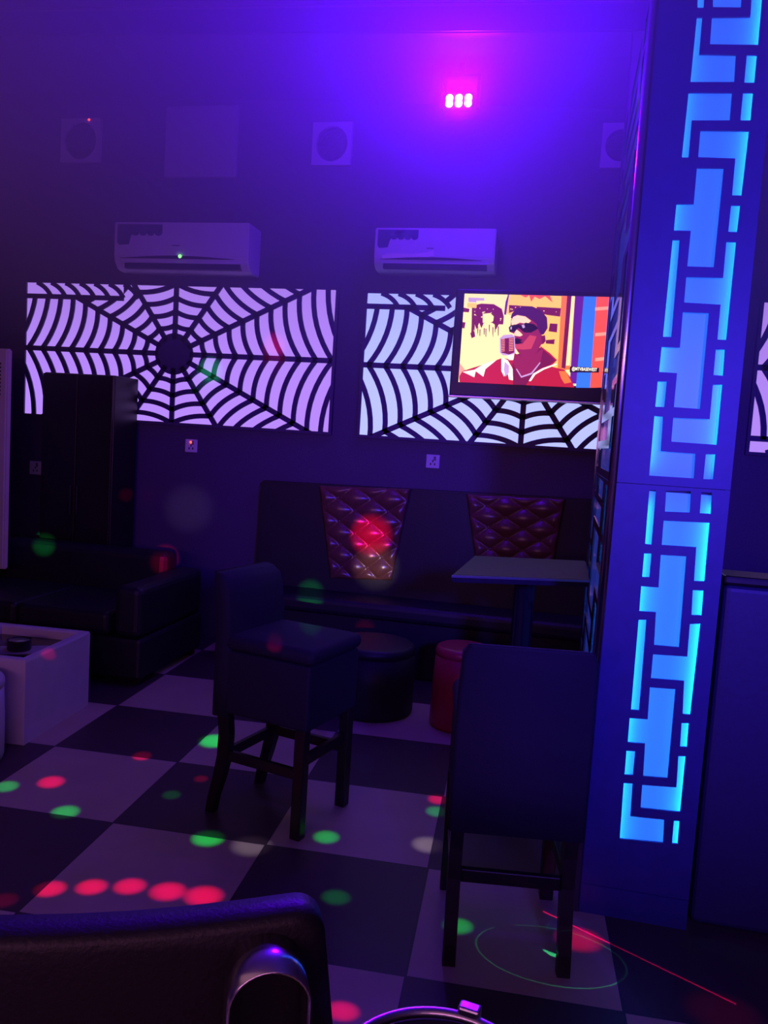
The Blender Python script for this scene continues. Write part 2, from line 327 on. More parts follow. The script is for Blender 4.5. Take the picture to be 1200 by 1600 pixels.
# ------------------------------------------------------------------ backlit spider-web panels
YB = YW-0.035                                  # face of the boards
SX = 1.2
def web_panel(name, label, hub, left, right, bot, top, mglow, seam, row, flip=1, mats=None):
    """fretwork board in front of a light board; seam: height of the leaf row's strand; row: x span of that leaf row"""
    t = thing(name, ((left+right)/2, YB, bot), label, 'wall panel', 'backlit spider web wall panels')
    to3 = lambda a, c, d: Vector((a, YB+d, c))
    PXM = 0.00498
    bm = bmesh.new()
    hx, hz = hub
    def pol(r, deg): return Vector((hx+SX*r*math.cos(math.radians(deg)), hz+flip*r*math.sin(math.radians(deg))))
    W = 0.034
    ang = [k*30 for k in range(12)]
    for a in ang: ribbon2(bm, [pol(0.10, a), pol(2.2, a)], W*1.05, 0.012, to3)
    rings = [(40+19.3*k)*PXM for k in range(16)]
    for r in rings:
        for a in ang:
            p0, p2 = pol(r, a), pol(r, a+30); mid = (p0+p2)/2; c = mid+(Vector((hx, hz))-mid)*0.085
            pts = [(1-t_)**2*p0+2*t_*(1-t_)*c+t_*t_*p2 for t_ in [i/8 for i in range(9)]]
            ribbon2(bm, pts, W, 0.012, to3)
    lathe_pts = [pol(29*PXM, 0)]
    n = 40; prism(bm, [to3(hx+29*PXM*math.cos(2*PI*i/n), hz+29*PXM*math.sin(2*PI*i/n), 0) for i in range(n)], Vector((0, 0.012, 0)))
    def cut(bmm, co, no):
        g = bmm.verts[:]+bmm.edges[:]+bmm.faces[:]
        bmesh.ops.bisect_plane(bmm, geom=g, plane_co=co, plane_no=no, clear_outer=True)
    cut(bm, (left, 0, 0), (-1, 0, 0)); cut(bm, (right, 0, 0), (1, 0, 0)); cut(bm, (0, 0, bot), (0, 0, -1)); cut(bm, (0, 0, top), (0, 0, 1))
    # leaf row along the long edge: separate little strands above the seam
    up = 1 if flip > 0 else -1
    edge = top if flip > 0 else bot
    g = [v for v in bm.verts]
    main_keep = bm.copy()
    bm2 = bmesh.new()
    pitch = 0.116
    x = row[0]+0.095
    while x < row[1]+0.02:
        p0, p2 = Vector((x, edge)), Vector((x+0.115, seam)); c = (p0+p2)/2+Vector((0.018, 0.02*up))
        pts = [(1-q)**2*p0+2*q*(1-q)*c+q*q*p2 for q in [i/6 for i in range(7)]]
        ribbon2(bm2, pts, W*0.9, 0.012, to3); x += pitch
    ribbon2(bm2, [(row[0], seam-0.004*up), (row[1], seam-0.004*up)], W, 0.012, to3)
    cut(bm2, (left, 0, 0), (-1, 0, 0)); cut(bm2, (0, 0, edge), (0, 0, up))
    main_keep.free()
    # drop the radial web where the leaf row is
    bm3 = bm.copy()
    cut(bm, (0, 0, seam), (0, 0, up))                       # web on the hub side of the seam
    cut(bm3, (0, 0, seam), (0, 0, -up)); cut(bm3, (row[1], 0, 0), (-1, 0, 0))   # web beside the leaf row
    for extra in (bm2, bm3):
        me = bpy.data.meshes.new('tmp'); extra.to_mesh(me); extra.free(); bm.from_mesh(me); bpy.data.meshes.remove(me)
    link('web_lattice', bm, MT['black_board'], t)
    bm = bmesh.new(); f = 0.02
    e = 0.0
    for lo, hi in (((left-f, YB, bot-f), (left+e, YW-0.001, top+f)), ((right-e, YB, bot-f), (right+f, YW-0.001, top+f)),
                   ((left, YB, bot-f), (right, YW-0.001, bot+e)), ((left, YB, top-e), (right, YW-0.001, top+f))): box(bm, lo, hi)
    link('board_frame', bm, MT['wall'], t)
    link('light_board', bxm((left, YB+0.014, bot), (right, YB+0.022, top)), mglow, t)
    return t
g1 = glow('violet_backlight', srgb(182, 136, 250), 1.05)
g2 = glow('cool_backlight', srgb(166, 174, 250), 1.35)
g3 = glow('lilac_backlight', srgb(184, 140, 244), 0.95)
h1 = A(271.5, 553, YB)
web_panel('web_panel', 'violet backlit spider web panel on back wall, left one below the first air conditioner', (h1.x, h1.z), A(39, 560, YB).x, A(519, 560, YB).x, A(270, 660, YB).z, A(270, 446.5, YB).z, g1,
          A(110, 463, YB).z, (A(39, 460, YB).x, A(193, 460, YB).x))
h2 = A(822, 581, YB); l2 = A(567, 580, YB).x
PW = A(519, 560, YB).x-A(39, 560, YB).x
web_panel('web_panel', 'pale blue backlit spider web panel partly hidden behind the television', (h2.x, h2.z), l2, l2+PW-0.12, A(740, 690, YB).z, A(630, 459, YB).z, g2,
          A(620, 478.5, YB).z, (l2, A(697, 460, YB).x))
l3 = A(1184, 575, YB).x
hz3 = A(1186, 574, YB).z
web_panel('web_panel', 'lilac backlit spider web panel at the right edge, beyond the pillar', (l3+h2.x-l2, hz3), l3, XR-0.08, A(1175, 706, YB).z, A(1190, 472, YB).z, g3,
          A(1176, 686, YB).z, (l3, l3+0.75), flip=-1)

# ------------------------------------------------------------------ wall fittings
def fan(u0, v0, u1, v1, label, led=None):
    Yf = YW-0.03; a, b_ = A(u0, v1, Yf), A(u1, v0, Yf)
    t = thing('extractor_fan', ((a.x+b_.x)/2, YW, (a.z+b_.z)/2), label, 'fan', 'square wall extractor fans')
    cx, cz = (a.x+b_.x)/2, (a.z+b_.z)/2; hw, hh = (b_.x-a.x)/2, (b_.z-a.z)/2
    R = hw*0.80; n = 40
    outer = [(cx-hw, cz-hh), (cx+hw, cz-hh), (cx+hw, cz+hh), (cx-hw, cz+hh)]
    circ = [(cx+R*math.cos(2*PI*i/n), cz+R*1.05*math.sin(2*PI*i/n)) for i in range(n)]
    link('frame', holed(outer, [circ], 0.029, lambda p, q, d: Vector((p, Yf+d, q))), MT['white_plastic'], t)
    bm = bmesh.new()
    for k in range(1, 5):
        rr = R*k/4.6; pts = [(cx+rr*math.cos(2*PI*i/32), cz+rr*math.sin(2*PI*i/32)) for i in range(33)]
        ribbon2(bm, pts, 0.006, 0.005, lambda p, q, d: Vector((p, Yf+0.004+d, q)))
    for k in range(6):
        an = PI*k/6; ribbon2(bm, [(cx-R*math.cos(an), cz-R*math.sin(an)), (cx+R*math.cos(an), cz+R*math.sin(an))], 0.006, 0.005, lambda p, q, d: Vector((p, Yf+0.009+d, q)))
    link('grille', bm, MT['dark_plastic'], t)
    bm = bmesh.new()
    for k in range(5):
        an = 2*PI*k/5
        P = lambda r_, da, d: Vector((cx+r_*math.cos(an+da), Yf+d, cz+r_*math.sin(an+da)))
        prism(bm, [P(0.03, 0, 0.016), P(R*0.92, -0.1, 0.016), P(R*0.92, 0.75, 0.024), P(0.03, 0.8, 0.022)], Vector((0, 0.002, 0)))
    link('blades', bm, MT['dark_plastic'], t)
    if led:
        p = A(*led, Yf-0.002); bm = bmesh.new(); bmesh.ops.create_icosphere(bm, subdivisions=2, radius=0.008, matrix=Matrix.Translation(p)); link('indicator_light', bm, MT_RED, t)
    return t
MT_RED = glow('red_indicator', (1.0, 0.08, 0.04), 3.0)
MT_GREEN = glow('green_indicator', (0.25, 1.0, 0.2), 2.5)
fan(94, 184, 157, 254, 'white square extractor fan with a red indicator, left of the pale wall hatch', (139, 187))
fan(486, 190, 551, 258, 'white square extractor fan high on the wall between the hatch and the par light')
fan(937, 191, 1003, 262, 'white square extractor fan half hidden behind the pillar')
Yh = YW-0.045; a, c = A(255, 277, Yh), A(372, 163, Yh)
t = thing('wall_hatch', ((a.x+c.x)/2, YW, a.z), 'pale square blanked window hatch above the left air conditioner', 'hatch')
link('cover', bxm((a.x, Yh, a.z), (c.x, YW-0.001, c.z), bev=0.012), MT['painted_hatch'], t)

def aircon(u0, v0, u1, v1, Yf, label, lit):
    a, c = A(u0, v1, Yf), A(u1, v0, Yf); x0, x1, z0, z1 = a.x, c.x, a.z, c.z; D = YW-Yf-0.001; H = z1-z0; Wd = x1-x0
    t = thing('air_conditioner', ((x0+x1)/2, YW, z0), label, 'air conditioner', 'wall air conditioners')
    prof = [(0, z1), (0, z0+0.30*H), (0.012, z0+0.16*H), (0.05, z0+0.03*H), (0.09, z0), (D, z0), (D, z1)]
    bm = bmesh.new(); loft(bm, [[(x, Yf+y, z) for y, z in prof] for x in (x0, x1)])
    es = [e for e in bm.edges]; bmesh.ops.bevel(bm, geom=es, offset=0.006, segments=2, affect='EDGES', clamp_overlap=True)
    link('housing', bm, MT['white_plastic'], t)
    bm = bmesh.new()                               # dark curved slot across the front and outlet below
    n = 16; top = []; bo = []
    for i in range(n+1):
        s = i/n; x = x0+Wd*(0.05+0.85*s); top.append(Vector((x, Yf-0.003, z0+H*(0.24+0.06*math.sin(PI*s))))); bo.append(Vector((x, Yf-0.003, z0+H*0.235)))
    prism(bm, top+bo[::-1], Vector((0, 0.004, 0))); link('display_slot', bm, MT['dark_plastic'], t)
    o = bxm((x0+Wd*0.08, Yf+0.010, z0+H*0.035), (x1-Wd*0.06, Yf+0.06, z0+H*0.15)); link('air_outlet', o, MT['dark_plastic'], t)
    bm = bmesh.new()
    mx = Matrix.Translation((0, 0, 0)); box(bm, (x0+Wd*0.06, Yf+0.002, z0+H*0.145), (x1-Wd*0.04, Yf+0.022, z0+H*0.175), bev=0.004); link('louvre', bm, MT['white_plastic'], t)
    # energy label: dark scalloped sticker
    bm = bmesh.new(); pts = []
    zt = z1-H*0.05; xs = x0+Wd*0.025; Ls = Wd*0.34
    pts.append((xs, zt)); pts.append((xs+Ls, zt)); 
    for k in range(4):
        for j in range(6):
            an = PI*j/6; ce = xs+Ls*(1-(k+0.5)*0.17)
            pts.append((ce+Ls*0.085*math.cos(an), zt-H*0.17-H*0.07*math.sin(an)))
    pts += [(xs+Ls*0.3, zt-H*0.26), (xs+Ls*0.26, zt-H*0.42), (xs+Ls*0.05, zt-H*0.44), (xs, zt-H*0.38)]
    prism(bm, [Vector((p, Yf-0.0025, q)) for p, q in pts], Vector((0, 0.0024, 0))); link('sticker', bm, MT_STICK, t)
    bm = bmesh.new(); box(bm, (x0+Wd*0.44, Yf-0.002, z0+H*0.50), (x0+Wd*0.50, Yf-0.0003, z0+H*0.525)); link('badge', bm, MT['grey_plastic'], t)
    if lit:
        bm = bmesh.new(); p = A(281, 400.5, Yf-0.005); bmesh.ops.create_icosphere(bm, subdivisions=2, radius=0.012, matrix=Matrix.Translation(p))
        link('indicator_light', bm, MT_GREEN, t)
    return t
MT_STICK = mat('sticker_ink', (0.06, 0.08, 0.16), 0.25, var=0.5, scale=14)
ac1 = aircon(177, 348, 390, 420, YW-0.22, 'white split air conditioner with green display above the left web panel', True)
ac2 = aircon(583, 357, 776, 420, YW-0.22, 'white split air conditioner with painted-on reflection streaks below the par light', False)
# reflection streaks put in as pale strips on the second unit
bm = bmesh.new(); Yf = YW-0.2225
for pts in ([(596,399),(612,395),(640,397),(668,394),(677,391),(678,400),(655,404),(622,403),(598,404)], [(608,367),(622,360),(632,360),(620,369)]):
    prism(bm, [A(u, v, Yf) for u, v in pts], Vector((0, 0.001, 0)))
link('reflection_streak', bm, mat('pale_streak', (0.95, 0.85, 0.85), 0.5, metal=0.4, bump=0.6, scale=60), ac2)

def socket(u0, v0, u1, v1, label, led=None):
    a, c = A(u0, v1, YW-0.012), A(u1, v0, YW-0.012); cx = (a.x+c.x)/2; cz = (a.z+c.z)/2; h = (c.z-a.z)/2
    t = thing('wall_socket', (cx, YW, cz), label, 'socket', 'wall sockets and switches')
    link('plate', bxm((cx-h, YW-0.012, cz-h), (cx+h, YW-0.001, cz+h), bev=0.004), MT['white_plastic'], t)
    link('rocker', bxm((cx+h*0.1, YW-0.017, cz+h*0.15), (cx+h*0.45, YW-0.0121, cz+h*0.75), bev=0.002), MT['grey_plastic'], t)
    bm = bmesh.new()
    for dx, dz in ((0, 0.05), (-0.3, -0.4), (0.3, -0.4)): box(bm, (cx+h*dx-0.004, YW-0.0135, cz+h*dz-0.008), (cx+h*dx+0.004, YW-0.0121, cz+h*dz+0.008))
    link('pin_holes', bm, MT['dark_plastic'], t)
    if led:
        p = A(*led, YW-0.018); bm = bmesh.new(); bmesh.ops.create_icosphere(bm, subdivisions=2, radius=0.008, matrix=Matrix.Translation(p)); link('indicator_light', bm, MT_RED, t)
socket(288.5, 687, 308.5, 706, 'white wall socket with a glowing red light under the left web panel', (298, 691))
socket(666, 711, 686.5, 731, 'white wall plate under the web panel with the television')
socket(47.5, 721, 63, 741, 'dim wall plate low beside the tall black cabinet')

# ------------------------------------------------------------------ television
YT = 5.22
tl, br_ = A(724, 458.5, YT), A(718, 597, YT); sx0 = (tl.x+br_.x)/2; sz1 = tl.z; sz0 = br_.z; sx1 = sx0+(sz1-sz0)*1.72
t = thing('television', ((sx0+sx1)/2, YT, sz0-0.08), 'wall mounted television showing a singer at a microphone', 'television')
link('casing', bxm((sx0-0.055, YT+0.004, sz0-0.085), (sx1+0.04, YT+0.055, sz1+0.03), bev=0.008), MT['dark_plastic'], t)
link('bottom_trim', bxm((sx0-0.06, YT-0.004, sz0-0.097), (sx1+0.045, YT+0.03, sz0-0.082), bev=0.004), MT['steel'], t)
link('wall_bracket', bxm(((sx0+sx1)/2-0.15, YT+0.055, sz0+0.1), ((sx0+sx1)/2+0.15, YB-0.001, sz1-0.1)), MT['dark_plastic'], t)
bm = bmesh.new(); p = A(833, 606, YT); lathe(bm, [(0.011, 0), (0.011, 0.004)], (0, 0, 0), 20); bmesh.ops.transform(bm, matrix=Matrix.Translation((p.x, YT+0.0025, p.z)) @ Matrix.Rotation(PI/2, 4, 'X'), verts=bm.verts[:]); link('emblem', bm, MT['grey_plastic'], t)
PAL = {'cream': srgb(255, 226, 160), 'yellow': srgb(255, 190, 95), 'maroon': srgb(112, 18, 66), 'purple': srgb(96, 26, 140), 'hair': srgb(70, 16, 82), 'skin': srgb(140, 28, 78), 'skinlit': srgb(255, 205, 175),
       'black': srgb(28, 8, 30), 'jacket': srgb(176, 24, 52), 'white': srgb(255, 246, 226), 'blue': srgb(48, 110, 255), 'red': srgb(255, 78, 62), 'pink': srgb(255, 150, 130), 'lilac': srgb(190, 150, 205), 'skinmid': srgb(190, 60, 85), 'orange': srgb(245, 110, 50)}
KEYS = list(PAL); PM = [glow('screen_'+k, PAL[k], 1.5) for k in KEYS]
for pm in PM: pm.node_tree.nodes['Principled BSDF'].inputs['Base Color'].default_value = (0.01, 0.01, 0.01, 1)
bm = bmesh.new(); LAY = [0]
def scr(key, pts, s=4.615, o=(700, 450)):
    LAY[0] += 1; q = [A(o[0]+u/s, o[1]+v/s, YT) for u, v in pts]
    q = [Vector((min(max(p.x, sx0), sx1), YT+0.003-0.00009*LAY[0], min(max(p.z, sz0), sz1))) for p in q]
    f = bm.faces.new([bm.verts.new(p) for p in q]); f.material_index = KEYS.index(key)
scr('cream', [(60, 20), (1300, 40), (1300, 720), (60, 700)])
scr('yellow', [(430, 40), (900, 50), (850, 600), (700, 600), (640, 300), (420, 180)])
scr('maroon', [(172, 128), (240, 112), (330, 116), (388, 150), (402, 205), (398, 262), (366, 262), (345, 300), (335, 262), (318, 250), (258, 252), (240, 290), (225, 250), (205, 300), (192, 262), (180, 330), (166, 350), (170, 250)])
scr('cream', [(250, 185), (305, 180), (330, 205), (325, 240), (300, 252), (250, 250)])
for q in ([(105, 140), (155, 150), (150, 175), (104, 172)], [(103, 245), (126, 248), (118, 292), (98, 288)], [(160, 325), (190, 310), (196, 350), (170, 362)], [(440, 122), (610, 132), (618, 160), (520, 150), (440, 180)], [(640, 135), (815, 145), (808, 206), (720, 195), (640, 175)], [(735, 255), (790, 258), (785, 320), (725, 312)], [(705, 375), (770, 370), (765, 405), (705, 400)]): scr('maroon', q)
for k in range(26):
    x = random.choice([random.uniform(180, 395), random.uniform(445, 800)]); y = random.uniform(130, 190)+(random.uniform(0, 80) if x < 400 else 0); r = random.uniform(3, 7)
    scr('cream', [(x-r, y), (x, y-r), (x+r, y), (x, y+r)])
for k in range(9):
    x = 190+k*22+random.uniform(-6, 6); y0 = random.uniform(255, 300); scr('maroon', [(x-3, y0), (x+4, y0), (x+2, y0+random.uniform(30, 90)), (x-3, y0+random.uniform(20, 60))])
scr('purple', [(434, 38), (442, 38), (430, 110), (418, 195), (404, 190), (415, 100)])
scr('red', [(520, 45), (560, 70), (585, 52), (600, 100), (625, 62), (660, 80), (700, 60), (755, 105), (735, 48)])
scr('pink', [(80, 540), (130, 600), (70, 640)])
scr('orange', [(820, 50), (920, 52), (880, 590), (790, 590)])
scr('maroon', [(860, 55), (892, 56), (846, 582), (818, 576)]); scr('cream', [(892, 52), (917, 52), (878, 560), (850, 560)])
scr('purple', [(917, 50), (985, 54), (938, 690), (878, 690)]); scr('blue', [(980, 54), (1073, 60), (1026, 720), (922, 720)])
scr('red', [(1072, 50), (1350, 60), (1330, 720), (1024, 720)])
for y in (140, 325, 505): scr('pink', [(1062, y), (1300, y-12), (1300, y+12), (1060, y+24)])
# singer: jacket, neck, head, glasses, microphone
scr('jacket', [(105, 600), (180, 575), (280, 545), (390, 505), (480, 520), (520, 600), (500, 720), (80, 720), (80, 640)])
scr('white', [(105, 605), (190, 590), (260, 548), (350, 520), (270, 585), (255, 640), (200, 600), (190, 645), (150, 625)])
scr('white', [(385, 500), (430, 520), (470, 590), (485, 670), (440, 660), (425, 590), (405, 640), (385, 600)])
scr('lilac', [(410, 530), (440, 560), (440, 610), (415, 640), (402, 590)])
scr('jacket', [(668, 420), (735, 470), (787, 520), (742, 566), (840, 590), (880, 640), (912, 720), (560, 720), (600, 620)])
scr('orange', [(800, 600), (850, 600), (890, 680), (840, 690), (815, 650)])
scr('maroon', [(668, 430), (775, 522), (735, 555), (650, 590), (560, 700), (470, 700), (465, 545), (490, 480)])
scr('skin', [(480, 470), (540, 500), (640, 470), (690, 430), (665, 540), (600, 620), (530, 645), (490, 590), (468, 540)])
scr('hair', [(452, 215), (462, 185), (490, 150), (540, 134), (610, 134), (672, 162), (714, 215), (718, 290), (690, 335), (640, 345), (590, 300)])
scr('skin', [(455, 230), (470, 205), (500, 194), (560, 204), (610, 235), (640, 260), (655, 310), (672, 340), (700, 352), (694, 400), (672, 408), (655, 440), (630, 480), (590, 510), (545, 512), (500, 455), (480, 420), (478, 330), (446, 318)])
scr('skinlit', [(455, 240), (470, 210), (500, 196), (558, 206), (600, 238), (570, 262), (520, 250), (460, 278)])
scr('skinlit', [(495, 300), (520, 318), (540, 340), (520, 350), (482, 345), (478, 325)])
scr('skinmid', [(480, 405), (535, 405), (590, 340), (640, 350), (600, 440), (545, 445), (488, 440)])
scr('black', [(438, 285), (450, 272), (480, 264), (508, 264), (522, 268), (560, 250), (622, 262), (652, 290), (640, 300), (600, 322), (550, 322), (516, 292), (508, 288), (480, 316), (444, 318)])
scr('lilac', [(530, 268), (548, 262), (556, 285), (540, 292)]); scr('lilac', [(450, 282), (462, 278), (460, 300), (450, 300)])
scr('black', [(480, 368), (500, 362), (538, 376), (520, 384), (540, 392), (500, 406), (480, 400)])
scr('maroon', [(670, 350), (700, 340), (704, 385), (680, 408)])
scr('lilac', [(374, 362), (400, 340), (460, 334), (482, 350), (486, 470), (450, 488), (395, 486), (374, 466)])
scr('maroon', [(382, 368), (474, 356), (478, 466), (440, 480), (385, 466)])
for k in range(8):
    y = 370+k*12; scr('pink', [(386, y), (410, y-3), (410, y+2), (386, y+5)]); scr('pink', [(440, y-4), (472, y-7), (472, y-2), (440, y+1)])
scr('white', [(425, 488), (476, 478), (470, 520), (440, 520)])
scr('lilac', [(490, 585), (497, 582), (530, 636), (600, 612), (662, 536), (668, 540), (606, 622), (528, 648)])
scr('white', [(780, 545), (786, 552), (690, 590), (630, 625), (598, 672), (582, 672), (615, 618), (680, 580)])
scr('lilac', [(148, 70), (262, 74), (262, 92), (206, 92), (206, 105), (148, 102)]); scr('yellow', [(140, 108), (208, 112), (206, 146), (140, 142)])
scr('black', [(880, 566), (1090, 576), (1088, 611), (877, 609)])
pic = link('screen', bm, PM, t)
def text_obj(name, s, size, loc, m, parent, sx=1.0):
    cu = bpy.data.curves.new(name, 'FONT'); cu.body = s; cu.size = size; cu.align_x = 'CENTER'; cu.align_y = 'CENTER'; cu.offset = size*0.02
    ob = bpy.data.objects.new('tmp_text', cu); COL.objects.link(ob); dg = bpy.context.evaluated_depsgraph_get(); dg.update()
    me = bpy.data.meshes.new_from_object(ob.evaluated_get(dg)); COL.objects.unlink(ob); bpy.data.objects.remove(ob)
    bmx = bmesh.new(); bmx.from_mesh(me); bmesh.ops.transform(bmx, matrix=Matrix.Translation(loc) @ Matrix.Rotation(PI/2, 4, 'X') @ Matrix.Diagonal((sx, 1, 1, 1)), verts=bmx.verts[:])
    return link(name, bmx, m, parent)
p = A(700+983/4.615, 450+588/4.615, YT); p.y = YT-0.012
text_obj('caption_text', '@MTVBASEWEST', 0.027, p, PM[KEYS.index('white')], t, 0.72)

# ------------------------------------------------------------------ par light under the soffit
lp = A(717, 158, 4.78)
t = thing('par_light', (lp.x, lp.y, lp.z), 'small LED par light glowing pink and blue under the ceiling soffit', 'stage light')
link('housing', bxm((lp.x-0.09, lp.y, lp.z-0.055), (lp.x+0.09, lp.y+0.14, lp.z+0.055), bev=0.015), MT['dark_plastic'], t)
bm = bmesh.new(); zc = zx(b0, b1, lp.x)
box(bm, (lp.x-0.11, lp.y+0.05, lp.z-0.02), (lp.x-0.092, lp.y+0.09, lp.z+0.17), bev=0.003); box(bm, (lp.x+0.092, lp.y+0.05, lp.z-0.02), (lp.x+0.11, lp.y+0.09, lp.z+0.17), bev=0.003)
box(bm, (lp.x-0.11, lp.y+0.05, lp.z+0.155), (lp.x+0.11, lp.y+0.09, lp.z+0.17), bev=0.003)
box(bm, (lp.x-0.015, lp.y+0.055, lp.z+0.165), (lp.x+0.015, lp.y+0.085, zc+0.06))
link('bracket', bm, MT['dark_plastic'], t)
m_led = glow('pink_led', (1.0, 0.32, 0.85), 16.0)
for k in range(6):
    bm = bmesh.new(); bmesh.ops.create_uvsphere(bm, u_segments=20, v_segments=12, radius=0.021, matrix=Matrix.Translation((lp.x-0.054+0.054*(k % 3), lp.y-0.004, lp.z+(0.016 if k < 3 else -0.014))) @ Matrix.Diagonal((1, 0.5, 1, 1)))
    link('led_lens', bm, m_led, t, smooth=True)
# dim glowing pink block just above
bm = bmesh.new(); q = A(719, 135, 4.80)
link('upper_glow_block', bxm((q.x-0.075, q.y, q.z-0.02), (q.x+0.075, q.y+0.03, q.z+0.02), bev=0.01), glow('dim_pink_glow', (0.55, 0.0, 0.75), 0.9), t)

# ------------------------------------------------------------------ left side: tower unit, cabinet, sofa
TY = 4.55
a, c = A(8.5, 890, TY), A(15.5, 545, TY)
t = thing('floor_air_conditioner', (a.x-0.25, TY+0.2, 0), 'tall white standing air conditioner cut by the left photo edge', 'air conditioner')
bm = bmesh.new(); loft(bm, [[(c.x-0.5, TY, z), (c.x-0.02, TY, z), (c.x, TY+0.02, z), (c.x-0.24, TY+0.34, z), (c.x-0.5, TY+0.34, z)] for z in (a.z, c.z)])
bmesh.ops.bevel(bm, geom=bm.edges[:], offset=0.008, segments=2, affect='EDGES'); link('cabinet_body', bm, MT['white_plastic'], t)
link('plinth', bxm((c.x-0.48, TY+0.02, 0), (c.x-0.25, TY+0.32, a.z)), MT['black_wood'], t)
bm = bmesh.new()
for k in range(9): box(bm, (c.x-0.44, TY-0.006, c.z-0.10-k*0.024), (c.x-0.06, TY+0.01, c.z-0.088-k*0.024))
link('louvre_grille', bm, MT['dark_plastic'], t)
CY = 5.02
a, c = A(64, 700, CY), A(211, 588, CY); c.x = A(213, 700, CY+0.33).x
t = thing('tall_cabinet', ((a.x+c.x)/2, CY+0.15, 0), 'tall black cabinet standing in front of the left web panel', 'cabinet')
link('carcass', bxm((a.x, CY+0.02, 0.05), (c.x, CY+0.33, c.z), bev=0.006), MT['black_wood'], t)
link('plinth', bxm((a.x+0.02, CY+0.04, 0), (c.x-0.02, CY+0.33, 0.05)), MT['black_wood'], t)
for s in (0, 1):
    xm = (a.x+c.x)/2; dr = link('door', bxm((a.x+0.004 if s == 0 else xm+0.002, CY, 0.06), (xm-0.002 if s == 0 else c.x-0.004, CY+0.019, c.z-0.008), bev=0.003), MT['black_wood'], t)
    link('handle', bxm((xm-0.03 if s == 0 else xm+0.02, CY-0.02, 0.85), (xm-0.02 if s == 0 else xm+0.03, CY-0.0005, 1.05), bev=0.003), MT['dark_plastic'], dr)
t = thing('sofa', (-2.8, 4.6, 0), 'black leather sofa in the dark left corner behind the white cube table', 'sofa')
link('base', bxm((-3.85, 4.16, 0.04), (-2.25, 4.98, 0.28), bev=0.02), MT['black_leather'], t)
for k in range(2): link('seat_cushion', bxm((-3.64+k*0.60, 4.14, 0.285), (-3.045+k*0.60, 4.80, 0.42), bev=0.03, seg=3), MT['black_leather'], t)
link('backrest', bxm((-3.65, 4.80, 0.285), (-2.43, 4.97, 0.68), bev=0.05, seg=3), MT['black_leather'], t)
for x in (-3.84, -2.42): link('armrest', bxm((x, 4.15, 0.285), (x+0.17, 4.97, 0.58), bev=0.04, seg=3), MT['black_leather'], t)
for x in (-3.8, -2.33):
    for y in (4.22, 4.9): link('foot', bxm((x, y, 0), (x+0.05, y+0.05, 0.039)), MT['black_wood'], t)

# ------------------------------------------------------------------ bench with tufted backs
BX0, BX1 = A(402, 757, 5.25).x, 0.62
BT = 1.175
t = thing('booth_bench', ((BX0+BX1)/2, 5.1, 0), 'long black booth bench with tufted brown back panels along the back wall', 'bench')
link('base', bxm((BX0, 5.00, 0.0), (BX1, 5.38, 0.36), bev=0.01), MT['black_leather'], t)
link('seat_cushion', bxm((BX0, 4.93, 0.361), (BX1, 5.24, 0.47), bev=0.035, seg=3), MT['black_leather'], t)
bm = bmesh.new()
def zb(x): return 1.165+(x-BX0)*0.018
loft(bm, [[(x, 5.265, 0.361), (x, 5.385, 0.361), (x, 5.385, zb(x)), (x, 5.30, zb(x))] for x in (BX0, BX1)])
bmesh.ops.bevel(bm, geom=bm.edges[:], offset=0.015, segments=2, affect='EDGES')
link('backrest', bm, MT['black_leather'], t)
def tufted(q, cols, rows):
    """q: TL, TR, BR, BL photo pixels; quilted panel with diamond tufts"""
    P = [A(u, v, 5.262) for u, v in q]; NU, NV = 64, 72
    bm = bmesh.new(); g = []
    def S(s, r): return (P[0]*(1-s)+P[1]*s)*(1-r)+(P[3]*(1-s)+P[2]*s)*r
    for j in range(NV+1):
        rw = []
        for i in range(NU+1):
            s, r = i/NU, j/NV; x, y = s*cols, r*rows
            h = (abs(math.sin(PI*(x+y)/2))*abs(math.sin(PI*(x-y)/2)))**0.5
            e = min(1, min(s, 1-s)*14, min(r, 1-r)*14)
            p = S(s, r); p = Vector((p.x, p.y-0.012-0.030*h*e**0.5, p.z)); rw.append(bm.verts.new(p))
        g.append(rw)
    for j in range(NV):
        for i in range(NU): bm.faces.new((g[j][i], g[j][i+1], g[j+1][i+1], g[j+1][i]))
    # rim walls back to the board
    rim = [g[0][i] for i in range(NU+1)]+[g[j][NU] for j in range(1, NV+1)]+[g[NV][i] for i in range(NU-1, -1, -1)]+[g[j][0] for j in range(NV-1, 0, -1)]
    bk = [bm.verts.new((v.co.x, 5.29, v.co.z)) for v in rim]
    for i in range(len(rim)): bm.faces.new((rim[i], rim[(i+1) % len(rim)], bk[(i+1) % len(rim)], bk[i]))
    o = link('tufted_panel', bm, MT['brown_leather'], t, smooth=True); o['label'] = 'shiny copper brown tufted leather panel'
    for iy in range(0, rows+1):
        for ix in range(0, cols+1):
            if (ix+iy) % 2 == 0 and 0 < ix < cols and 0 < iy < rows:
                p = S(ix/cols, iy/rows); b2 = bmesh.new(); bmesh.ops.create_uvsphere(b2, u_segments=10, v_segments=6, radius=0.010, matrix=Matrix.Translation((p.x, p.y-0.014, p.z)) @ Matrix.Diagonal((1, 0.6, 1, 1)))
                link('button', b2, MT['brown_leather'], o, smooth=True)
tufted([(500, 759), (641, 764), (612, 906), (517, 903)], 5, 8)
tufted([(730, 772), (882, 780), (858, 912), (748, 906)], 5, 8)

